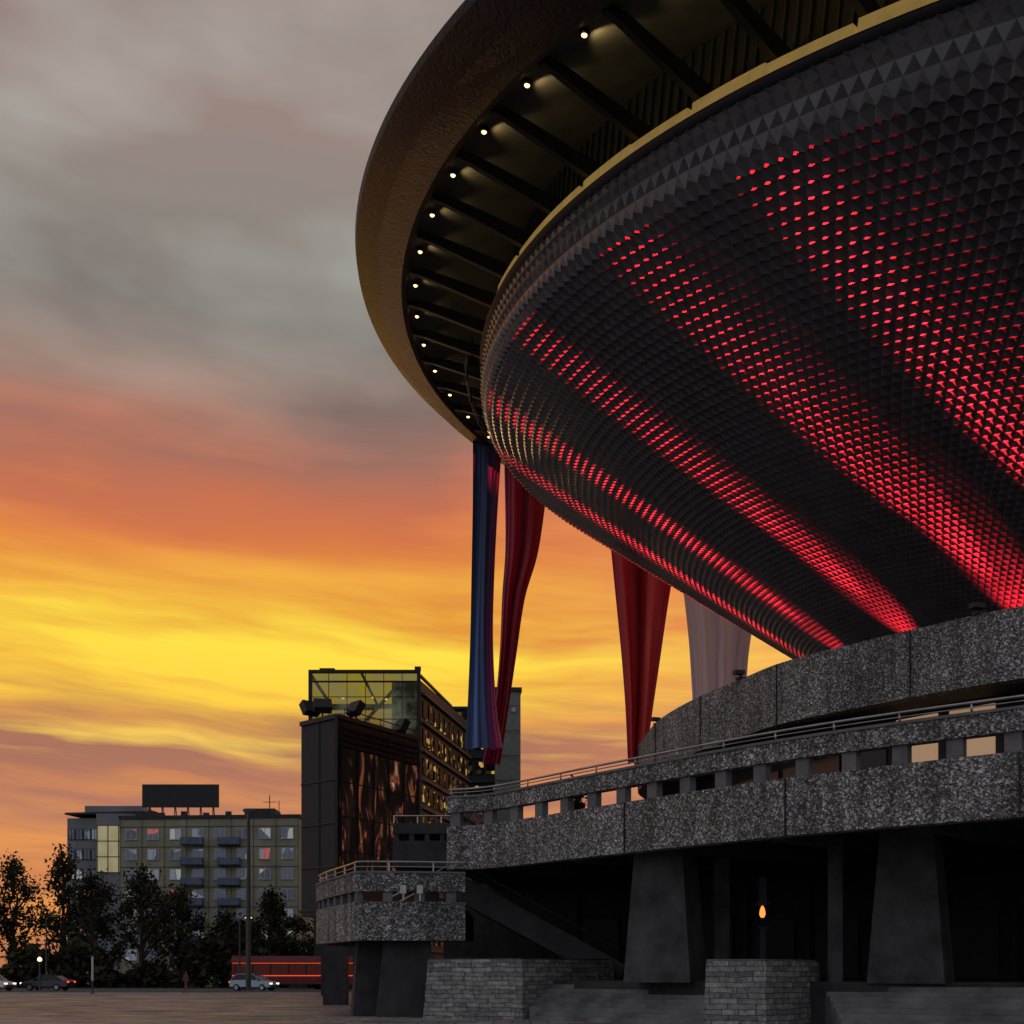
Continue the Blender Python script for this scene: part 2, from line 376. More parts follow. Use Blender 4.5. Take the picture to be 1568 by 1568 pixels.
def blockwall(pts,h,batter=.12):
    cx=sum(x for x,y in pts)/len(pts); cy=sum(y for x,y in pts)/len(pts); n_=len(pts)
    V=[(x,y,0) for x,y in pts]
    for x,y in pts:
        d=Vector((cx-x,cy-y)); d.normalize(); V.append((x+d.x*batter,y+d.y*batter,h))
    F=[tuple(range(n_))[::-1],tuple(range(n_,2*n_))]+[(i,(i+1)%n_,(i+1)%n_+n_,i+n_) for i in range(n_)]
    return V,F
w=empty('stone_block_wall'); V,F=blockwall([(-3.15,46.2),(.36,45.0),(4.0,49.6),(.5,52)],2.08,.2); mesh('masonry',V,F,M['brick'],w)
mb=MB(); mb.prism([(-2.95,46.35),(.3,45.25),(3.7,49.5),(.5,51.7)],2.083,2.13); mb.make('cap',M['darkconc'],w)
w=empty('stone_block_wall'); V,F=blockwall([(5.5,37.6),(7.2,37.0),(9.4,39.6),(7.7,40.6)],1.95); mesh('masonry',V,F,M['brick'],w)
mb=MB(); mb.prism([(5.62,37.7),(7.17,37.15),(9.2,39.55),(7.7,40.4)],1.953,2.0); mb.make('cap',M['conc'],w)

# lower balcony
bal=empty('concrete_balcony')
bp_=np.array([(-7.0,60),(-7.9,56.5),(-8.15,55),(-8.1,54.0),(-7.6,52.3),(-6.8,50.1),(-6.1,48.3),(-5.7,47.15),(-5.5,47.0),(-5.2,46.98),(-3.5,47.1),(-1.7,47.5)])
band(bp_,2.78,4.18,.45,'lower_band',M['agg'],bal); band(bp_,4.55,5.2,.35,'upper_band',M['agg'],bal); band(offset(bp_,-.04),5.203,5.28,.45,'coping',M['conc'],bal)
mb=MB()
for x,y,r in along(offset(bp_,.2),1.15,.5): mb.box((x,y,4.183),(.34,.24,.364),r)
mb.make('posts',M['conc'],bal)
ib=offset(bp_,.47); mb=MB(); mb.prism([tuple(q) for q in ib]+[(-1.7,58),(-6,59)],3.0,4.05); mb.make('slab',M['darkconc'],bal)
mb=MB(); rl=offset(bp_,.12); mb.tube([(x,y,5.62) for x,y in rl],.035,6); mb.tube([(x,y,5.44) for x,y in rl],.02,5)
for x,y,r in along(rl,1.6,.1): mb.beam((x,y,5.28),(x,y,5.62),.045,.045)
mb.make('handrail',M['steel'],bal)
mb=MB()
pillar(mb,-5.3,49.3,0,2.9,1.5,1.1,1.2,.2); pillar(mb,-3.9,48.4,0,2.9,2.3,1.7,1.6,.1); mb.box((-8.9,66,0),(1.15,1.1,2.9)); mb.box((-8.0,72,0),(1.4,1.1,2.9))
mb.make('tapered_pillars',M['darkconc'],bal)
mb=MB()
for x in (-3.9,-3.3):
    mb.box((x,46.85,4.45),(.22,.2,.3)); mb.beam((x,46.9,4.2),(x,46.9,4.5),.06,.06)
mb.make('wall_lamps',M['steel'],bal)
ld_=empty('stair_landing'); mb=MB(); mb.box((-3.6,57,6.1),(2.9,3.5,1.1)); mb.box((-3.6,57,7.5),(2.9,3.5,.45)); 
for i in range(5): mb.box((-4.9+i*.65,55.4,7.2),(.2,.2,.3))
mb.make('parapet',M['darkconc'],ld_)
mb=MB(); mb.tube([(-5.0,55.3,8.25),(-2.0,55.3,8.25)],.04); mb.tube([(-5.0,55.3,8.25),(-5.1,58.7,8.25)],.04)
for i in range(4): mb.beam((-5+i,55.3,7.95),(-5+i,55.3,8.25),.05,.05)
mb.make('handrail',M['steel'],ld_)
mb=MB(); mb.box((-3.6,57,4.0),(.8,.8,2.1)); mb.make('post',M['darkconc'],ld_)
st=empty('outdoor_staircase'); mb=MB()
a_=Vector((-2.6,50.2,5.2));b_=Vector((4.2,50.6,1.5))
for dy in (0,2.2): mb.beam(a_+Vector((0,dy,0)),b_+Vector((0,dy,0)),.25,.9)
for i in range(22):
    c=a_.lerp(b_,(i+.5)/22); mb.box((c.x,c.y+1.1,c.z),(.36,2.0,.12))
mb.make('flight',mat('stair_concrete',(.08,.078,.075),.85,bump=.4),st)
mb=MB()
mb.tube([a_+Vector((0,0,1.0)),b_+Vector((0,0,1.0))],.035)
mb.tube([(-5.2,53,4.5),(-2.2,55,6.4)],.05);mb.tube([(-4.7,53,4.4),(-1.7,55,6.3)],.05)
mb.make('handrail',M['steel'],st)

# ---------------------------------------------------------------- banners
def banner_mat(name,stops,transl=.5,vstops=((0,(1,1,1)),(1,(1,1,1)))):
    m=D.materials.new(name); m.use_nodes=True; t=NT(m.node_tree); b=t.n['Principled BSDF']
    uv=t.new('ShaderNodeTexCoord'); sx=t.new('ShaderNodeSeparateXYZ'); t.link(uv.outputs['UV'],sx.inputs[0])
    c=t.mix(1.,t.ramp(sx.outputs[0],stops),t.ramp(sx.outputs[1],vstops),'MULTIPLY'); t.link(c,b.inputs['Base Color']); b.inputs['Roughness'].default_value=.45
    tr=t.new('ShaderNodeBsdfTranslucent'); t.link(c,tr.inputs[0]); mx=t.new('ShaderNodeMixShader'); mx.inputs[0].default_value=transl
    t.link(b.outputs[0],mx.inputs[1]); t.link(tr.outputs[0],mx.inputs[2]); t.link(mx.outputs[0],t.n['Material Output'].inputs[0])
    return m
def banner(name,rows_,mt,folds=4,amp=.35,seed=1):
    e=empty(name); rows_=catmull(rows_,8); nu=56; V=[];F=[];UV=[]
    r_=random.Random(seed); ph=[r_.uniform(0,6) for _ in range(4)]
    n_=len(rows_)
    for i,(xl,xr,y,zl,zr) in enumerate(rows_):
        s=i/(n_-1)
        for j in range(nu):
            u=j/(nu-1); w=xr-xl
            a=amp*(.45+1.1*s)
            dy=a*(math.sin(u*folds*2*math.pi+ph[0]+s*1.0)+.45*math.sin(u*folds*4.3*math.pi+ph[1]-s*1.5)+.25*math.sin(u*folds*7.7*math.pi+ph[3]+s*2))
            dx=.05*w*math.sin(u*folds*2*math.pi+ph[2]+s*1.5)*math.sin(math.pi*u)
            V.append((xl+u*w+dx,y+dy,zl+(zr-zl)*u)); UV.append((u,s))
    for i in range(n_-1):
        for j in range(nu-1): F.append((i*nu+j,i*nu+j+1,(i+1)*nu+j+1,(i+1)*nu+j))
    o=mesh('cloth',V,F,mt,e,True)
    ul=o.data.uv_layers.new(name='UVMap')
    for lp in o.data.loops: ul.data[lp.index].uv=UV[lp.vertex_index]
    mb=MB(); mb.tube([Vector(V[0])+Vector((-.1,0,.06)),Vector(V[nu-1])+Vector((.1,0,.06))],.06); mb.make('top_batten',M['steel'],e)
    return e
def pt(u,v,Y): return ((u-784)/2000*Y, CZ+(1490-v)/2000*Y)
def rowsfrom(lst,Y):
    out=[]
    for ul,ur,vl,vr in lst:
        xl,zl=pt(ul,vl,Y); xr,zr=pt(ur,vr,Y); out.append((xl,xr,Y,zl,zr))
    return out
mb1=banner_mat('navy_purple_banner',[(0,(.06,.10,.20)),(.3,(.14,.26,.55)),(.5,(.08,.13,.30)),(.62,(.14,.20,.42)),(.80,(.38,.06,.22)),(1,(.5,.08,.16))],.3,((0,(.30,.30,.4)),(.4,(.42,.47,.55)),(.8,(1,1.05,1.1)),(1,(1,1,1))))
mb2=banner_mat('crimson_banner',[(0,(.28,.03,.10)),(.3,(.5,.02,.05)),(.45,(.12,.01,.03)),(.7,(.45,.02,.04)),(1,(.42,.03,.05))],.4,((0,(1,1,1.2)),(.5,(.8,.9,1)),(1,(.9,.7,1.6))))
mb3=banner_mat('red_banner_painted_sheen',[(0,(.45,.03,.06)),(.22,(.7,.05,.07)),(.40,(.14,.01,.025)),(.52,(.35,.02,.04)),(.70,(.95,.16,.18)),(.85,(.6,.04,.08)),(1,(.55,.03,.09))],.5)  # silky highlight and dark fold painted into the cloth colour
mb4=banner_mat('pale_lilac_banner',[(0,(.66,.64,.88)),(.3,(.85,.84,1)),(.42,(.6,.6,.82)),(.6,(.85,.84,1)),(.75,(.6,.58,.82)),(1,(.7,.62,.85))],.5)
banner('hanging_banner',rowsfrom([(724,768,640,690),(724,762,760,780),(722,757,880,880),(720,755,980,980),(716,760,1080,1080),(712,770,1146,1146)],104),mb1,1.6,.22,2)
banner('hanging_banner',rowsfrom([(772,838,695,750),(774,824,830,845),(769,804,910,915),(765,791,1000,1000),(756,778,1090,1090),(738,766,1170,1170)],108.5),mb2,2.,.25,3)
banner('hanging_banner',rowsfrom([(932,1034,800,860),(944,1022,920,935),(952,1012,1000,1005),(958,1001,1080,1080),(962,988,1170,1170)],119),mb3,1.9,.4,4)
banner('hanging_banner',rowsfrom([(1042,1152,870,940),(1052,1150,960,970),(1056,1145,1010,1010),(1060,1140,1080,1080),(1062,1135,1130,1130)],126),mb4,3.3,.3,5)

# ---------------------------------------------------------------- background buildings
def window_grid(parent,x0,y0,x1,y1,z0,cols,rowsn,fh,ww,wh,mg,mf,sill=.9,proud=.05):
    d=Vector((x1-x0,y1-y0,0)); Ln=d.length; d.normalize(); nn=Vector((d.y,-d.x,0)); r=math.atan2(d.y,d.x)
    g=MB();f=MB()
    for rI in range(rowsn):
        for c in range(cols):
            p_=Vector((x0,y0,0))+d*(Ln*(c+.5)/cols)+nn*proud
            z=z0+fh*rI+sill
            g.box((p_.x,p_.y,z),(ww,.04,wh),r)
            q=p_+nn*.03
            for dx in (-ww/2,0,ww/2): f.box((q.x+d.x*dx,q.y+d.y*dx,z),(.09,.08,wh),r)
            f.box((q.x,q.y,z-.07),(ww+.2,.14,.07),r); f.box((q.x,q.y,z+wh),(ww+.1,.08,.07),r)
    g.make('window_glass',mg,parent); f.make('window_frames',mf,parent)
def wing(name,parent,x0,y0,x1,y1,depth,z0,z1,mt):
    d=Vector((x1-x0,y1-y0,0)).normalized(); nn=Vector((-d.y,d.x,0))*depth
    mb=MB(); mb.prism([(x0,y0),(x1,y1),(x1+nn.x,y1+nn.y),(x0+nn.x,y0+nn.y)],z0,z1); return mb.make(name,mt,parent)
M['render']=mat('olive_render',(.25,.24,.165),.9,var=.2,vscale=.3)
M['white']=mat('window_frame_white',(.4,.4,.4),.6)
def winmat(name,warm,cool):
    m=D.materials.new(name); m.use_nodes=True; t=NT(m.node_tree); b=t.n['Principled BSDF']
    tc=t.new('ShaderNodeTexCoord'); wn=t.new('ShaderNodeTexVoronoi'); wn.inputs['Scale'].default_value=.42; t.link(tc.outputs['Object'],wn.inputs['Vector'])
    se=t.new('ShaderNodeSeparateColor'); t.link(wn.outputs['Color'],se.inputs[0])
    b.inputs['Base Color'].default_value=(.03,.035,.04,1); b.inputs['Roughness'].default_value=.1
    col=t.ramp(se.outputs[0],[(0,cool),(.45,tuple(x*.6 for x in cool)),(.62,(.10,.11,.13)),(.78,(.22,.22,.22)),(.90,warm),(.97,cool)],'CONSTANT')
    t.link(col,b.inputs['Emission Color']); b.inputs['Emission Strength'].default_value=1
    return m
M['aptwin']=winmat('apartment_windows',(.35,.06,.05),(.03,.035,.05))
apt=empty('apartment_block')
wing('walls',apt,-57.6,192,-31.0,190,13,0,24.2,M['render'])
wing('roof_parapet',apt,-57.8,191.8,-30.8,189.8,13.4,24.203,24.7,M['darkconc'])
window_grid(apt,-57.6,192,-31.0,190,2.6,8,7,2.95,1.7,1.5,M['aptwin'],M['white'])
mb=MB(); mp=MB()
for cx in (-46.6,-41.2):
    for r_ in range(7):
        z=2.5+2.95*r_
        mb.box((cx,190.3,z),(3.2,1.3,.18)); mp.box((cx,189.75,z+.18),(3.2,.08,1.0)); mp.box((cx-1.56,190.2,z+.18),(.08,1.1,1.0)); mp.box((cx+1.56,190.2,z+.18),(.08,1.1,1.0))
mb.make('balcony_slabs',M['darkconc'],apt); mp.make('balcony_fronts',mat('blue_grey_panel',(.09,.12,.17),.7),apt)
mb=MB()
for i in range(9): mb.beam((-57.6+i*3.32,191.9-i*.25,2),(-57.6+i*3.32,191.9-i*.25,24.1),.05,.05)
for i in range(7): mb.beam((-57.6,191.93,5.35+2.95*i),(-31.0,189.93,5.35+2.95*i),.05,.06)
mb.make('panel_seams',M['darkconc'],apt)
mb=MB(); mb.box((-37.4,196,24.7),(4.5,5,1.3)); mb.box((-55,198,24.7),(3,4,1.2)); mb.beam((-36,194,24.7),(-36,194,28),.12,.12); mb.beam((-34.6,194,24.7),(-34.6,194,27.2),.1,.1); mb.beam((-37,194,27),(-35,194,27),.08,.08)
for i in range(5): mb.box((-52+i*3.3,194,24.7),(.8,.7,.7+.2*(i%2)))
mb.make('roof_plant',M['darkconc'],apt)
hb=empty('rooftop_billboard'); mb=MB(); mb.box((-52.0,205,27.6),(12.0,.4,3.6)); mb.make('panel',M['black'],hb); mb=MB()
for i in range(6): mb.beam((-57+i*2,205.3,24.5),(-57+i*2,205.3,27.7),.15,.15); mb.beam((-57+i*2,207.3,24.5),(-57+i*2,205.3,29),.12,.12)
mb.make('frame',M['black'],hb)
of=empty('office_building')
M['office']=mat('pale_office_panel',(.17,.175,.18),.6,var=.2,vscale=.2)
wing('block_left',of,-71.5,210,-66.3,210,16,0,26.5,M['office']); wing('block_right',of,-66.2,208,-60,207.8,16,0,27.0,M['office']); wing('penthouse',of,-70,214,-60.5,214,10,27.1,29.0,M['office'])
wing('roof_slab',of,-71.8,209.6,-59.8,207.5,17,27.05,27.35,M['darkconc'])
window_grid(of,-71.4,209.9,-66.4,209.9,3,4,7,3.2,1.0,1.6,M['aptwin'],M['darkconc'])
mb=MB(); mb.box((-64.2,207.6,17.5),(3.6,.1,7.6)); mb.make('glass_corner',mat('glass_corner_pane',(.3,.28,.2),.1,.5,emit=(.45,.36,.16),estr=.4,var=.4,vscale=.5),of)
mb=MB()
for i in range(4): mb.box((-64.2,207.5,17.5+2.5*i),(3.7,.1,.14))
for i in range(3): mb.box((-65.9+i*1.7,207.5,17.5),(.12,.1,7.6))
mb.make('mullions',M['darkconc'],of)

gt=empty('glass_office_tower')
def glass_thin(name,col,rough=.05):
    m=D.materials.new(name); m.use_nodes=True; t=NT(m.node_tree); t.n.remove(t.n['Principled BSDF'])
    tr=t.new('ShaderNodeBsdfTransparent'); tr.inputs[0].default_value=col+(1,); gl=t.new('ShaderNodeBsdfGlossy'); gl.inputs['Roughness'].default_value=rough; gl.inputs[0].default_value=(.5,.5,.3,1)
    tc=t.new('ShaderNodeTexCoord'); f=t.ramp(t.noise(tc.outputs['Object'],.35,3,.6),[(.4,(.04,)*3),(.7,(.4,)*3)])
    mx=t.new('ShaderNodeMixShader'); t.link(f,mx.inputs[0]); t.link(tr.outputs[0],mx.inputs[1]); t.link(gl.outputs[0],mx.inputs[2]); t.link(mx.outputs[0],t.n['Material Output'].inputs[0]); return m
M['thin']=glass_thin('tinted_atrium_glass',(.50,.52,.45))
M['litwin']=D.materials.new('office_lit_windows')
def litwin():
    m=M['litwin']; m.use_nodes=True; t=NT(m.node_tree); b=t.n['Principled BSDF']
    tc=t.new('ShaderNodeTexCoord'); vo=t.new('ShaderNodeTexVoronoi'); vo.inputs['Scale'].default_value=1.9; t.link(tc.outputs['Object'],vo.inputs['Vector'])
    se=t.new('ShaderNodeSeparateColor'); t.link(vo.outputs['Color'],se.inputs[0]); b.inputs['Base Color'].default_value=(.008,.008,.01,1); b.inputs['Roughness'].default_value=.5
    b.inputs['Specular IOR Level'].default_value=.1
    t.link(t.ramp(se.outputs[1],[(0,(0,0,0)),(.82,(.02,.014,.006)),(.91,(.10,.06,.012)),(.96,(.5,.3,.08))],'CONSTANT'),b.inputs['Emission Color']); b.inputs['Emission Strength'].default_value=1
litwin()
F0=(-20.2,130);F1=(-9.2,130)
wing('core',gt,F0[0]+.4,F0[1]+.6,F1[0]-.4,F1[1]+.6,15,0,22.5,M['black'])
mb=MB()
mb.box((-20.1,130.2,22.5),(.35,.35,9.3)); mb.box((-9.3,130.2,22.5),(.35,.35,9.3)); mb.box((-14.7,130.2,31.5),(11.1,.4,.3)); mb.box((-14.7,130.2,30.6),(11.1,.3,.12))
for i in range(1,6): mb.box((-20.1+i*1.83,130.2,22.5),(.06,.12,9))
for i in range(1,4): mb.box((-14.7,130.2,22.5+i*2.2),(11,.12,.06))
mb.beam((-19.5,134,22.5),(-12,134,30.8),.3,.3); mb.beam((-12,134,30.8),(-10,134,22.5),.3,.3); mb.box((-13,138,26.2),(7,3,.3)); mb.box((-18.5,131,31.8),(1.5,.8,.3)); mb.box((-9.4,130.4,31.8),(.6,.6,.35)); mb.box((-16.5,136,29),(5,.3,.25))
mb.beam((-20.1,130.3,31.4),(-20.1,146,31.4),.25,.25); mb.beam((-9.3,130.3,31.4),(-6.8,146,31.4),.25,.25); mb.beam((-15,130.3,31.5),(-15,146,31.5),.2,.2); mb.beam((-20,146,31.4),(-6.8,146,31.4),.3,.5)
mb.beam((-17.5,133,22.5),(-17.5,133,28),.8,.8); mb.beam((-13.5,134,22.5),(-13.5,134,27),.5,.5)
mb.make('frame',M['black'],gt)
mb=MB(); mb.box((-14.7,130.25,22.5),(10.8,.05,9.0)); mb.make('atrium_glazing',M['thin'],gt)
wing('side_wing',gt,-9.1,130.4,-5.1,152,3.,0,30.8,M['black'])
mb=MB()
for i in range(11): mb.beam((-8.95,130.4,1+2.85*i),(-4.95,152,1+2.85*i),.5,.22)
mb.make('side_floor_edges',mat('floor_edge',(.05,.05,.05),.6),gt)
d=Vector((4,21.6,0)).normalized(); mb=MB(); rr_=math.atan2(d.y,d.x)
for r_ in range(10):
    for c in range(9):
        p_=Vector((-8.98,130.6,0))+d*(1.2+c*2.3); mb.box((p_.x,p_.y,1.6+2.85*r_),(1.7,.08,1.7),rr_)
mb.make('side_windows',M['litwin'],gt)
clm=mat('ceiling_lamp',(1,.8,.4),emit=(1,.75,.3),estr=3)
for i,(x,z) in enumerate([(-17.2,29.5),(-14.2,29.6),(-12.8,29.4),(-11.2,29.8)]):
    mb=MB(); mb.box((x,133,z),(.22,.22,.16)); mb.make('ceiling_lamp_%d'%i,clm,gt)

gt2=empty('concrete_office_tower')
wing('left_wing',gt2,-7.4,160,-2.0,160,12,0,34,M['black']); wing('right_wing',gt2,-1.9,158,1.04,158.3,14,0,35.7,mat('grey_green_panel',(.18,.195,.17),.7,var=.15))
wing('top_cap',gt2,-4.2,157.8,1.2,158.1,14,35.72,36.2,M['darkconc'])
mb=MB()
for r_ in range(11):
    for c in range(4): mb.box((-6.7+c*1.35,159.9,2+3*r_),(1.0,.08,1.5))
mb.make('windows',M['litwin'],gt2)
mb=MB()
for r_ in range(12): mb.box((-4.7,159.8,.9+3*r_),(5.5,.3,.3))
for r_ in range(12): mb.box((-.43,157.95,.9+3*r_),(2.9,.06,.06))
mb.make('floor_bands',M['darkconc'],gt2)
mb=MB(); mb.box((.2,157.9,33.2),(.5,.05,.5)); mb.make('sign',M['white'],gt2)

sc=empty('advertising_screen_cube')
A=(-15.0,93.0);B=(-12.1,90.0);C_=(-7.1,99.0)
mb=MB(); mb.prism([A,B,C_,(-10.2,104)],5.6,19.2); mb.make('body',M['black'],sc)
mb=MB()
mb.beam((A[0],A[1]-.05,19.3),(B[0],B[1]-.05,19.3),.3,.3); mb.beam((B[0]+.05,B[1],19.3),(C_[0]+.1,C_[1],19.3),.3,.3)
mb.beam((B[0],B[1]-.1,5.6),(B[0],B[1]-.1,19.4),.2,.2); mb.beam((-13.5,91.4,5.6),(-13.5,91.4,19.1),.08,.08)
for z in (6.,9,12,15): mb.beam((A[0],A[1]-.06,z),(B[0],B[1]-.06,z),.1,.1)
mb.make('frame',M['rib'],sc)
def screenmat():
    m=D.materials.new('screen_painted_reflections'); m.use_nodes=True; t=NT(m.node_tree); b=t.n['Principled BSDF']
    tc=t.new('ShaderNodeTexCoord'); mp=t.new('ShaderNodeMapping'); mp.inputs['Scale'].default_value=(1.3,.55,.26); t.link(tc.outputs['Object'],mp.inputs[0])
    nn_=t.new('ShaderNodeTexNoise'); nn_.inputs['Scale'].default_value=1.; nn_.inputs['Detail'].default_value=3; nn_.inputs['Distortion'].default_value=1.4; t.link(mp.outputs[0],nn_.inputs['Vector']); nz=nn_.outputs[0]
    b.inputs['Base Color'].default_value=(.008,.007,.007,1); b.inputs['Roughness'].default_value=.5; b.inputs['Specular IOR Level'].default_value=.04
    t.link(t.ramp(nz,[(.46,(.003,.003,.003)),(.55,(.02,.010,.008)),(.60,(.30,.08,.035)),(.64,(.05,.02,.016)),(.70,(.75,.5,.38))]),b.inputs['Emission Color']); b.inputs['Emission Strength'].default_value=.6  # bright streaks are reflections painted in as noise emission
    return m
d=Vector((C_[0]-B[0],C_[1]-B[1],0)); nn=Vector((d.y,-d.x,0)).normalized()*.12; L_=d.length; rr_=math.atan2(d.y,d.x)
mb=MB(); cpt=Vector((B[0],B[1],0))+d*.5+nn; mb.box((cpt.x,cpt.y,7.6),(L_*.94,.08,9.6),rr_); mb.make('screen',screenmat(),sc)
mb=MB()
for i in range(6):
    q=Vector((B[0],B[1],0))+d*(.03+.188*i)+nn*1.6; mb.box((q.x,q.y,7.6),(.10,.1,11.2),rr_)
for i in range(4):
    q=cpt+nn*.6; mb.box((q.x,q.y,17.3+.4*i),(L_*.96,.1,.12),rr_)
for i in range(4):
    q=cpt+nn*.6; mb.box((q.x,q.y,7.6+2.4*i),(L_*.96,.06,.08),rr_)
mb.make('screen_frame',mat('dark_bronze_frame',(.02,.018,.017),.6,.0,spec=.08),sc)
mb=MB()
mb.box((-10.2,96,0),(1.4,1.2,5.7)); mb.box((-13.3,94,0),(.8,.8,5.7)); mb.make('legs',M['black'],sc)
for (x,y,z,r) in ((-14.3,92.4,19.4,.4),(-11.0,92.0,19.3,-.5),(-8.2,97,19.0,-.6),(-13.2,91,19.3,.1)):
    fl=empty('floodlight'); mb=MB(); mb.beam((x,y,z),(x,y,z+.8),.1,.1)
    c=Vector((x,y,z+.9)); dd=Vector((math.sin(r),-.4,.35)).normalized(); mb.beam(c-dd*.25,c+dd*.3,1.25,.95); mb.make('head',M['black'],fl)
mb=MB(); mb.tube([(-11.6,90.6,19.9),(-7.3,98.6,19.9)],.04)
for i in range(7): mb.beam((-11.6+i*.7,90.6+i*1.3,19.2),(-11.6+i*.7,90.6+i*1.3,19.9),.05,.05)
mb.make('roof_rail',M['rib'],sc)

# ---------------------------------------------------------------- ground, road
def ground_mat():
    m=D.materials.new('plaza_paving'); m.use_nodes=True; t=NT(m.node_tree); b=t.n['Principled BSDF']
    tc=t.new('ShaderNodeTexCoord'); v=tc.outputs['Object']
    br=t.new('ShaderNodeTexBrick'); t.link(v,br.inputs['Vector']); br.inputs['Scale'].default_value=1; br.inputs['Brick Width'].default_value=1.2; br.inputs['Row Height'].default_value=1.2; br.inputs['Mortar Size'].default_value=.04
    br.inputs['Color1'].default_value=(.30,.265,.26,1); br.inputs['Color2'].default_value=(.14,.13,.13,1); br.inputs['Mortar'].default_value=(.05,.045,.04,1)
    big=t.noise(v,.15,5,.7)
    t.link(t.mix(1.,br.outputs['Color'],t.ramp(big,[(.35,(.40,.38,.38)),(.65,(1.25,1.22,1.22))]),'MULTIPLY'),b.inputs['Base Color'])
    t.link(t.ramp(t.noise(v,.5,3,.6),[(.3,(.35,.35,.35)),(.7,(.75,.75,.75))]),b.inputs['Roughness'])
    bp=t.new('ShaderNodeBump'); bp.inputs['Strength'].default_value=.6; bp.inputs['Distance'].default_value=.03; t.link(t.noise(v,3,4,.6),bp.inputs['Height']); t.link(bp.outputs[0],b.inputs['Normal'])
    return m
mesh('ground',[(-3000,-500,-.0),(3000,-500,0),(3000,4000,0),(-3000,4000,0)],[(0,1,2,3)],ground_mat())
mesh('road',[(-400,109,.004),(400,109,.004),(400,138,.004),(-400,138,.004)],[(0,1,2,3)],mat('asphalt',(.045,.043,.042),.7,var=.3,bump=.3))
mb=MB(); mb.box((0,108.8,0),(800,.3,.12)); mb.make('kerb',M['conc'])
mb=MB()
for i in range(-30,30): mb.add([(i*6,123.4,.008),(i*6+3,123.4,.008),(i*6+3,123.55,.008),(i*6,123.55,.008)],[(0,1,2,3)])
mb.make('road_markings',mat('road_paint',(.7,.7,.68),.7))
mesh('verge',[(-400,138.3,.006),(400,138.3,.006),(400,186,.006),(-400,186,.006)],[(0,1,2,3)],mat('grass_verge',(.03,.04,.02),.95,var=.4))

# ---------------------------------------------------------------- trees
leafm=mat('dark_foliage',(.036,.034,.018),.9,spec=.1,var=.5,vscale=.6); barkm=mat('bark',(.05,.04,.03),.9)
def tree(x,y,h,w,seed,name='deciduous_tree',n_cl=46,per=60,low=.22,leaf=.34):
    r=np.random.default_rng(seed); e=empty(name,(x,y,0)); mb=MB()
    k=5; pts=[(0,0,0)]
    for i in range(1,k+1): pts.append((r.normal(0,.08*i),r.normal(0,.08*i),h*.75*i/k))
    mb.tube(pts,[.03*h*(1-.16*i) for i in range(k+1)],7)
    cl=[]
    for i in range(n_cl):
        t=r.uniform(low,1); wz=math.sin(math.pi*min(1,(t-low+.12)/(1.12-low))**.8)**.7
        a=r.uniform(0,6.28); rad=w/2*wz*r.uniform(.25,1.0)
        c=np.array([rad*math.cos(a),rad*math.sin(a),h*t*.96]); cl.append(c)
        if i%2==0:
            zb=max(.12*h,c[2]-rad*.9-.5); zb=min(zb,h*.7)
            mb.tube([(0,0,zb),(c[0]*.5,c[1]*.5,(zb+c[2])/2+.2),tuple(c)],[.012*h,.007*h,.003*h],4)
    mb.make('trunk_and_limbs',barkm,e)
    cl=np.array(cl); n_=n_cl*per
    ctr=np.repeat(cl,per,0)+r.normal(0,1,(n_,3))*np.array([w*.075,w*.075,h*.045])*r.uniform(.6,1.4,(n_cl,1)).repeat(per,0)
    a=r.normal(0,1,(n_,3)); a/=np.linalg.norm(a,axis=1)[:,None]; b=np.cross(a,r.normal(0,1,(n_,3))); b/=np.linalg.norm(b,axis=1)[:,None]
    s=leaf*r.uniform(.5,1.1,(n_,1)); V=np.stack([ctr-a*s,ctr+b*s*.5,ctr+a*s,ctr-b*s*.5],1).reshape(-1,3); F=np.arange(n_*4).reshape(-1,4)
    mesh('foliage',V,F,leafm,e)
    return e
for i,(x,y,h,w) in enumerate([(-58,152,14.5,7),(-51.5,150,15.5,6.5),(-63,150,13,7),(-47.5,148,13,7),(-42.5,150,14.0,8),(-37.5,147,11.0,7),(-33,150,8.5,7),(-29,146,7.5,6.5),(-25,150,8,7),(-20.5,150,9,7),(-16,148,8,6),(-66,158,12,8),(-11,152,9,7)]):
    tree(x,y,h,w,100+i,leaf=.30,per=75)
tree(-29.5,160,11.5,5,200); tree(5.5,112,17.,4.,201)
r=np.random.default_rng(5); n_=14000
X=r.uniform(-90,25,n_); hgt=3.2+1.6*np.sin(X*.35)+1.2*np.sin(X*.93+1)
ctr=np.stack([X,r.uniform(141,146,n_),r.uniform(0,1,n_)**.8*hgt],1); a=r.normal(0,1,(n_,3));a/=np.linalg.norm(a,axis=1)[:,None];b=np.cross(a,r.normal(0,1,(n_,3)));b/=np.linalg.norm(b,axis=1)[:,None]
s=r.uniform(.3,.7,(n_,1)); mesh('hedge',np.stack([ctr-a*s,ctr+b*s*.6,ctr+a*s,ctr-b*s*.6],1).reshape(-1,3),np.arange(n_*4).reshape(-1,4),leafm)

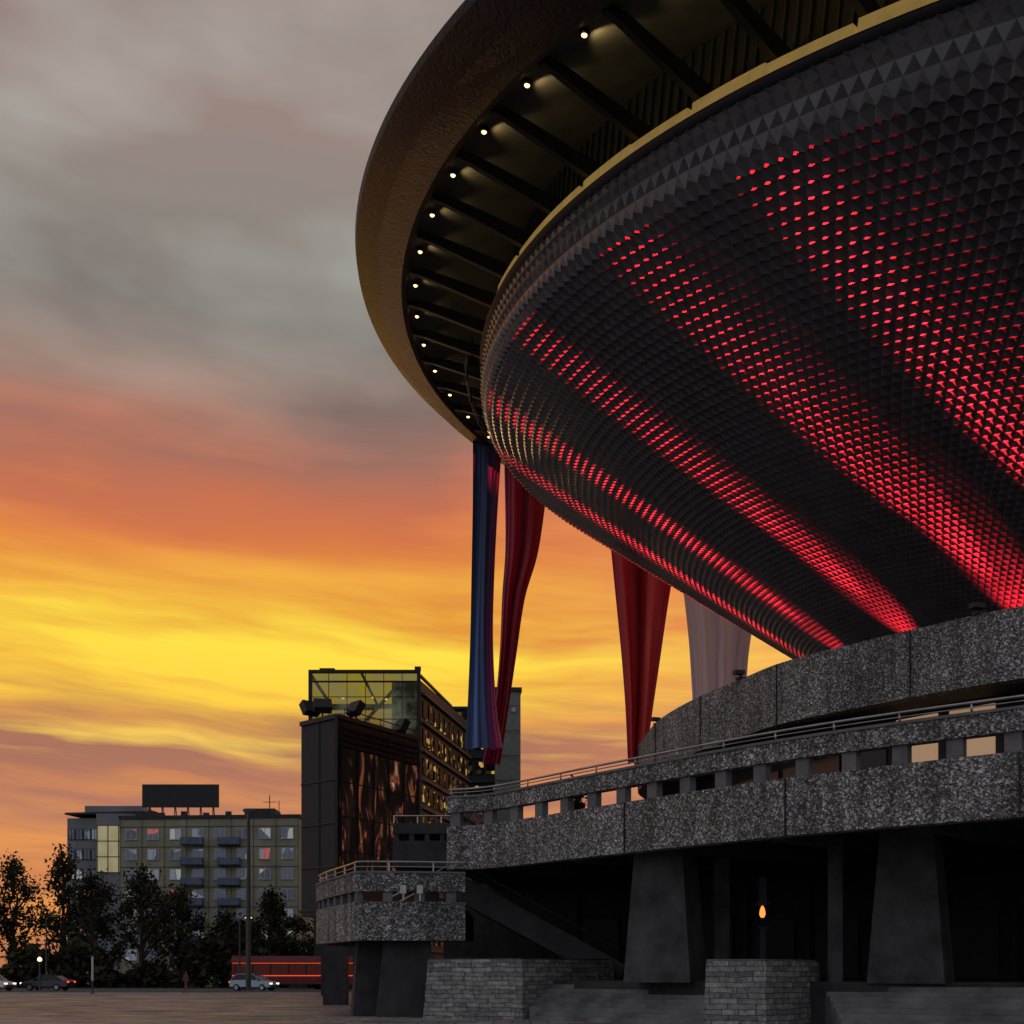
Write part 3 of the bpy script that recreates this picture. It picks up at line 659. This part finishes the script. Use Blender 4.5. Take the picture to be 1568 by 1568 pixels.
# ---------------------------------------------------------------- street lamps etc
M['pole']=mat('galvanised_pole',(.07,.07,.07),.5,.5)
lampm=mat('street_lamp_glow',(.9,.8,.6),.4,emit=(1,.70,.35),estr=2.5)
def lamp_post(name,x,y,h,arm=1.2,lit=True,globe=False):
    e=empty(name,(x,y,0)); mb=MB(); mb.tube([(0,0,0),(0,0,.8),(0,0,h)],[.13,.1,.06],8); mb.box((0,0,0),(.4,.4,.12))
    if globe: mb.tube([(0,0,h),(0,0,h+.1)],[.16,.16],8)
    else: mb.tube([(0,0,h-.05),(arm*.6,0,h+.25),(arm,0,h+.28)],.045,6); mb.box((arm+.3,0,h+.22),(.8,.26,.14))
    mb.make('pole',M['pole'],e)
    mb=MB()
    if globe: mb.tube([(0,0,h+.1),(0,0,h+.18),(0,0,h+.36),(0,0,h+.48)],[.08,.19,.19,.06],10)
    else: mb.box((arm+.3,0,h+.17),(.6,.2,.05))
    mb.make('lantern',lampm if lit else M['white'],e,globe); return e
lamp_post('street_lamp',-40.5,112,2.5,globe=True); lamp_post('street_lamp',-24.6,118,6.4,.5); lamp_post('street_lamp',-46.,129,7.,.5,False)
e=empty('tall_lighting_mast',(-22.2,110,0)); mb=MB(); mb.tube([(0,0,0),(0,0,7),(0,0,15.2)],[.24,.2,.14],10); mb.box((0,0,15.2),(.9,.3,.2)); mb.box((0,0,0),(.7,.7,.2)); mb.make('mast',M['pole'],e)
e=empty('bollard_light',(-32.6,101.5,0)); mb=MB(); mb.tube([(0,0,0),(0,0,2.9)],.07,8); mb.box((0,0,0),(.3,.3,.06)); mb.make('post',M['pole'],e); mb=MB(); mb.tube([(0,0,1.0),(0,0,2.9)],.085,8); mb.make('tube',mat('white_tube',(.5,.5,.5),.5),e)

# ---------------------------------------------------------------- vehicles
tire=mat('tyre',(.02,.02,.02),.9); rim_=mat('alloy_rim',(.4,.4,.42),.3,.8)
head=mat('headlamp',(.9,.9,.9),.2,emit=(1,.95,.8),estr=1.6); tail=mat('tail_lamp',(.4,.01,.01),.3,emit=(1,.05,.02),estr=2)
def car(name,x,y,rot,col,kind='hatch',heads=True):
    e=empty(name,(x,y,0.008)); e.rotation_euler=(0,0,rot); paint=mat('car_paint',col,.25,.4,.6,var=.05)
    if kind=='hatch': low=[(-2.05,.35),(-2.1,.75),(-1.95,1.0),(-.0,1.02),(1.15,.95),(1.95,.78),(2.1,.6),(2.08,.32)]; cab=[(-1.95,.98),(-1.55,1.42),(-.3,1.5),(.35,1.44),(1.2,.95)]
    else: low=[(-2.3,.35),(-2.32,.8),(-2.2,.98),(-1.0,1.0),(1.2,.93),(2.1,.76),(2.3,.58),(2.28,.32)]; cab=[(-1.75,.98),(-1.05,1.38),(-.2,1.44),(.45,1.36),(1.3,.94)]
    def loft(prof_,w0,w1,nm,mt):
        zmin=min(z for _,z in prof_); zmax=max(z for _,z in prof_); V=[];n_=len(prof_)
        for sx in (-1,-.82,.82,1):
            for px,pz in prof_:
                w=w0+(w1-w0)*((pz-zmin)/(zmax-zmin))
                V.append((px*(1 if abs(sx)<1 else .985),sx*w,zmin+(pz-zmin)*(1 if abs(sx)<1 else .95)))
        F=[tuple(range(n_)),tuple(range(4*n_-1,3*n_-1,-1))]
        for l in range(3):
            for i in range(n_): F.append((l*n_+i,(l+1)*n_+i,(l+1)*n_+(i+1)%n_,l*n_+(i+1)%n_))
        o=mesh(nm,V,F,mt,e,False); bv=o.modifiers.new('b','BEVEL'); bv.width=.04; bv.segments=2; bv.limit_method='ANGLE'; return o
    loft(low,.86,.80,'body',paint); loft(cab,.76,.60,'greenhouse',M['glass'])
    mb=MB()
    roof=[c for c in cab if c[1]>1.3]
    mb.box(((roof[0][0]+roof[-1][0])/2,0,roof[1][1]-.03),(roof[-1][0]-roof[0][0],1.15,.06))
    for sy in (-1,1):
        for a_,b_ in ((cab[0],cab[1]),(cab[3],cab[4]),((-.35,.98),(-.3,1.46))): mb.beam((a_[0],sy*.775,a_[1]),(b_[0],sy*.62,b_[1]),.07,.05)
        mb.box((.85,sy*.9,.98),(.16,.2,.13))
    mb.make('roof_and_pillars',paint,e)
    mb=MB();mr=MB()
    for wx in (-1.3,1.3):
        for sy in (-1,1):
            mb.tube([(wx,sy*.66,.31),(wx,sy*.88,.31)],.31,18); mr.tube([(wx,sy*.87,.31),(wx,sy*.895,.31)],.19,10)
    mb.make('tyres',tire,e); mr.make('rims',rim_,e)
    L_=2.08 if kind=='hatch' else 2.28
    mb=MB()
    for sy in (-1,1): mb.box((L_-.02,sy*.58,.6),(.1,.34,.14))
    mb.make('headlamps',head if heads else M['white'],e)
    mb=MB()
    for sy in (-1,1): mb.box((-L_+.0,sy*.62,.72),(.1,.3,.16))
    mb.make('tail_lamps',tail,e)
    mb=MB(); mb.box((L_+.02,0,.36),(.06,1.1,.16)); mb.box((-L_-.02,0,.4),(.05,.52,.12)); mb.make('grille_and_plate',M['black'],e)
car('parked_car',-23.0,116.5,-.35,(.25,.32,.36),'hatch')
car('parked_car',-46.3,116,-.3,(.45,.45,.46),'hatch')
car('parked_car',-42.3,119,math.pi-.15,(.03,.03,.035),'sedan')
tr=empty('tram'); tr.location=(-13,130,0); red=mat('tram_red',(.14,.012,.012),.4); mb=MB()
for i in range(3): mb.box((-10+i*10,0,.5),(9.4,2.4,1.0))
mb.make('lower_body',red,tr)
mb=MB()
for i in range(3): mb.box((-10+i*10,0,2.75),(9.4,2.4,.55),0,(.99,.85))
mb.make('roof',red,tr)
mb=MB()
for i in range(3): mb.box((-10+i*10,0,1.503),(9.3,2.3,1.24))
mb.make('windows',mat('tram_window',(.02,.01,.01),.2,spec=.2,emit=(.10,.015,.006),estr=.3,var=.9,vscale=.8),tr)
mb=MB()
for i in range(3):
    for j in range(6): mb.box((-14.3+i*10+j*1.75,-1.17,1.503),(.16,.06,1.24))
for i in range(2): mb.box((-5+i*10,0,.6),(.7,2.1,2.6))
for i in range(6): mb.box((-13.2+5.1*i,0,.1),(1.8,2.2,.42))
mb.make('pillars_and_bellows',M['black'],tr)
mb=MB()
for i in range(3): mb.box((-10+i*10,-1.2,1.3),(9.2,.04,.1)); mb.box((-10+i*10,-1.2,2.55),(9.2,.04,.06))
mb.make('light_strips',mat('tram_strip',(.8,.1,.05),emit=(1,.08,.02),estr=.8,var=.6,vscale=.3),tr)

def person(x,y,h=1.75,rot=0):
    e=empty('walking_person',(x,y,0.0)); e.rotation_euler=(0,0,rot); k=h/1.75
    V=[(0,0,.95),(0,0,1.15),(0,0,1.38),(0,0,1.52),(0,.01,1.62),(0,.0,1.72),
       (.1,0,.9),(.12,.14,.5),(.12,.22,.08),(.12,.36,.05),(-.1,0,.9),(-.11,-.08,.5),(-.11,-.28,.12),(-.11,-.16,.05),
       (.19,0,1.4),(.23,-.1,1.12),(.22,-.04,.88),(-.19,0,1.4),(-.23,.1,1.12),(-.22,.2,.9)]
    E=[(0,1),(1,2),(2,3),(3,4),(4,5),(0,6),(6,7),(7,8),(8,9),(0,10),(10,11),(11,12),(12,13),(2,14),(14,15),(15,16),(2,17),(17,18),(18,19)]
    R=[.14,.14,.16,.055,.095,.08,.1,.07,.045,.04,.1,.07,.045,.04,.065,.05,.035,.065,.05,.035]
    me=D.meshes.new('body'); me.from_pydata([(a*k,b*k,c*k) for a,b,c in V],E,[]); o=D.objects.new('body',me); scn.collection.objects.link(o); o.parent=e
    o.modifiers.new('s','SKIN'); 
    for i,v in enumerate(me.skin_vertices[0].data): v.radius=(R[i]*k,R[i]*k*.85); v.use_root=(i==0)
    o.modifiers.new('ss','SUBSURF').levels=1; o.modifiers['ss'].render_levels=1
    me.materials.append(mat('maroon_clothes',(.22,.08,.07),.9))
person(-25.2,101,1.75,1.3)

# ---------------------------------------------------------------- sky / light
SUN_EL=math.radians(2.0); SUN_AZ=math.radians(-14)
W=D.worlds.new('World'); scn.world=W; W.use_nodes=True; t=NT(W.node_tree); bg=t.n['Background']
tc=t.new('ShaderNodeTexCoord'); sx=t.new('ShaderNodeSeparateXYZ'); t.link(tc.outputs['Generated'],sx.inputs[0])
x,y,z=sx.outputs
hor=t.math('SQRT',t.math('ADD',t.math('ADD',t.math('MULTIPLY',x,x),t.math('MULTIPLY',y,y)),1e-5))
az=t.math('ARCTAN2',x,y); el=t.math('MINIMUM',t.math('DIVIDE',z,hor),3.)
def vec(a,b,c=0.):
    cb=t.new('ShaderNodeCombineXYZ')
    for i,v in enumerate((a,b,c)):
        if isinstance(v,(int,float)): cb.inputs[i].default_value=v
        else: t.link(v,cb.inputs[i])
    return cb.outputs[0]
slope=t.math('ADD',el,t.math('MULTIPLY',az,.07))
w1=t.noise(vec(t.math('MULTIPLY',az,3.2),t.math('MULTIPLY',slope,7.),3.1),1.,3,.5)
warp=t.math('MULTIPLY',t.math('SUBTRACT',w1,.5),.12)
elw=t.math('ADD',el,t.math('MULTIPLY',warp,t.math('ADD',.06,t.math('MULTIPLY',el,1.7))))
pos=t.math('DIVIDE',elw,.75,clamp=True)
A=[(0,(185,118,80)),(.10,(228,150,78)),(.165,(206,134,86)),(.205,(198,126,84)),(.23,(255,216,88)),(.252,(222,146,76)),(.275,(255,204,66)),(.345,(255,226,70)),(.375,(250,190,64)),(.42,(240,152,66)),(.48,(232,128,78)),(.52,(212,128,96)),(.57,(172,138,124)),(.66,(156,155,146)),(.83,(177,176,170)),(1,(170,156,149))]
B=[(0,(145,98,80)),(.10,(196,124,82)),(.17,(166,110,96)),(.22,(162,106,90)),(.26,(166,106,82)),(.30,(220,134,54)),(.36,(222,130,54)),(.41,(217,121,62)),(.46,(198,111,78)),(.52,(156,109,96)),(.58,(128,108,101)),(.66,(122,114,109)),(.76,(142,134,127)),(.88,(152,133,125)),(1,(144,132,127))]
cA=t.ramp(pos,[(p_,rgba(c)) for p_,c in A]); cB=t.ramp(pos,[(p_,rgba(c)) for p_,c in B])
w2=t.math('ADD',slope,t.math('MULTIPLY',warp,.45))
st1=t.noise(vec(t.math('MULTIPLY',az,2.8),t.math('MULTIPLY',w2,32.),0.),1.,5,.6)
st2=t.noise(vec(t.math('MULTIPLY',az,4.),t.math('MULTIPLY',w2,8.),5.),1.,4,.48)
hi=t.math('MULTIPLY',t.math('SUBTRACT',el,.14),2.8,clamp=True)
stn=t.new('ShaderNodeMix'); t.link(hi,stn.inputs[0]); t.link(st1,stn.inputs[2]); t.link(st2,stn.inputs[3])
fac=t.math('MULTIPLY',t.math('SUBTRACT',stn.outputs[0],.43),t.math('SUBTRACT',5.5,t.math('MULTIPLY',hi,2.)))
def tri(v,c,w): return t.math('SUBTRACT',1.,t.math('MULTIPLY',t.math('ABSOLUTE',t.math('SUBTRACT',v,c)),1./w),clamp=True)
glow=t.math('MULTIPLY',tri(elw,.245,.08),tri(az,-.18,.33),clamp=True)
fac=t.math('ADD',fac,t.math('MULTIPLY',glow,.6),clamp=True)
sky=t.mix(fac,cB,cA)
pk=t.math('MULTIPLY',t.math('MULTIPLY',t.math('MULTIPLY',t.math('ADD',az,.03),4.,clamp=True),.5),t.math('MULTIPLY',t.math('SUBTRACT',.45,el),7.,clamp=True))
sky=t.mix(pk,sky,rgba((244,158,104)))
sky=t.mix(t.math('MULTIPLY',glow,.35),sky,rgba((255,228,66)))
cosaz=t.math('DIVIDE',y,hor)
back_=t.math('MULTIPLY',t.math('SUBTRACT',.75,cosaz),1.1,clamp=True)
sky=t.mix(back_,sky,(.42,.43,.50,1))
zen=t.math('MULTIPLY',t.math('SUBTRACT',z,.62),4.,clamp=True)
sky=t.mix(zen,sky,(.36,.36,.39,1))
bel=t.math('MULTIPLY',z,-20.,clamp=True); sky=t.mix(bel,sky,(.05,.04,.035,1))
nis=t.new('ShaderNodeTexSky'); nis.sky_type='NISHITA'; nis.sun_disc=False; nis.sun_elevation=SUN_EL; nis.sun_rotation=SUN_AZ
bg2=t.new('ShaderNodeBackground'); t.link(nis.outputs[0],bg2.inputs[0]); bg2.inputs[1].default_value=.004
t.link(sky,bg.inputs[0]); bg.inputs[1].default_value=1.
ad=t.new('ShaderNodeAddShader'); t.link(bg.outputs[0],ad.inputs[0]); t.link(bg2.outputs[0],ad.inputs[1]); t.link(ad.outputs[0],t.n['World Output'].inputs[0])
sd=D.lights.new('sun','SUN'); sd.energy=.05; sd.angle=math.radians(3); sd.color=(1,.55,.22); so=D.objects.new('sun',sd); scn.collection.objects.link(so)
dirv=Vector((math.sin(SUN_AZ)*math.cos(SUN_EL),math.cos(SUN_AZ)*math.cos(SUN_EL),math.sin(SUN_EL))); rot_to(so,-dirv)

cd=D.cameras.new('camera'); cam=D.objects.new('camera',cd); scn.collection.objects.link(cam); cam.location=(0,0,CZ); cam.rotation_euler=(math.pi/2,0,0)
cd.sensor_width=36; cd.lens=45.92; cd.shift_y=.4503; cd.clip_end=6000; cd.clip_start=.1; scn.camera=cam
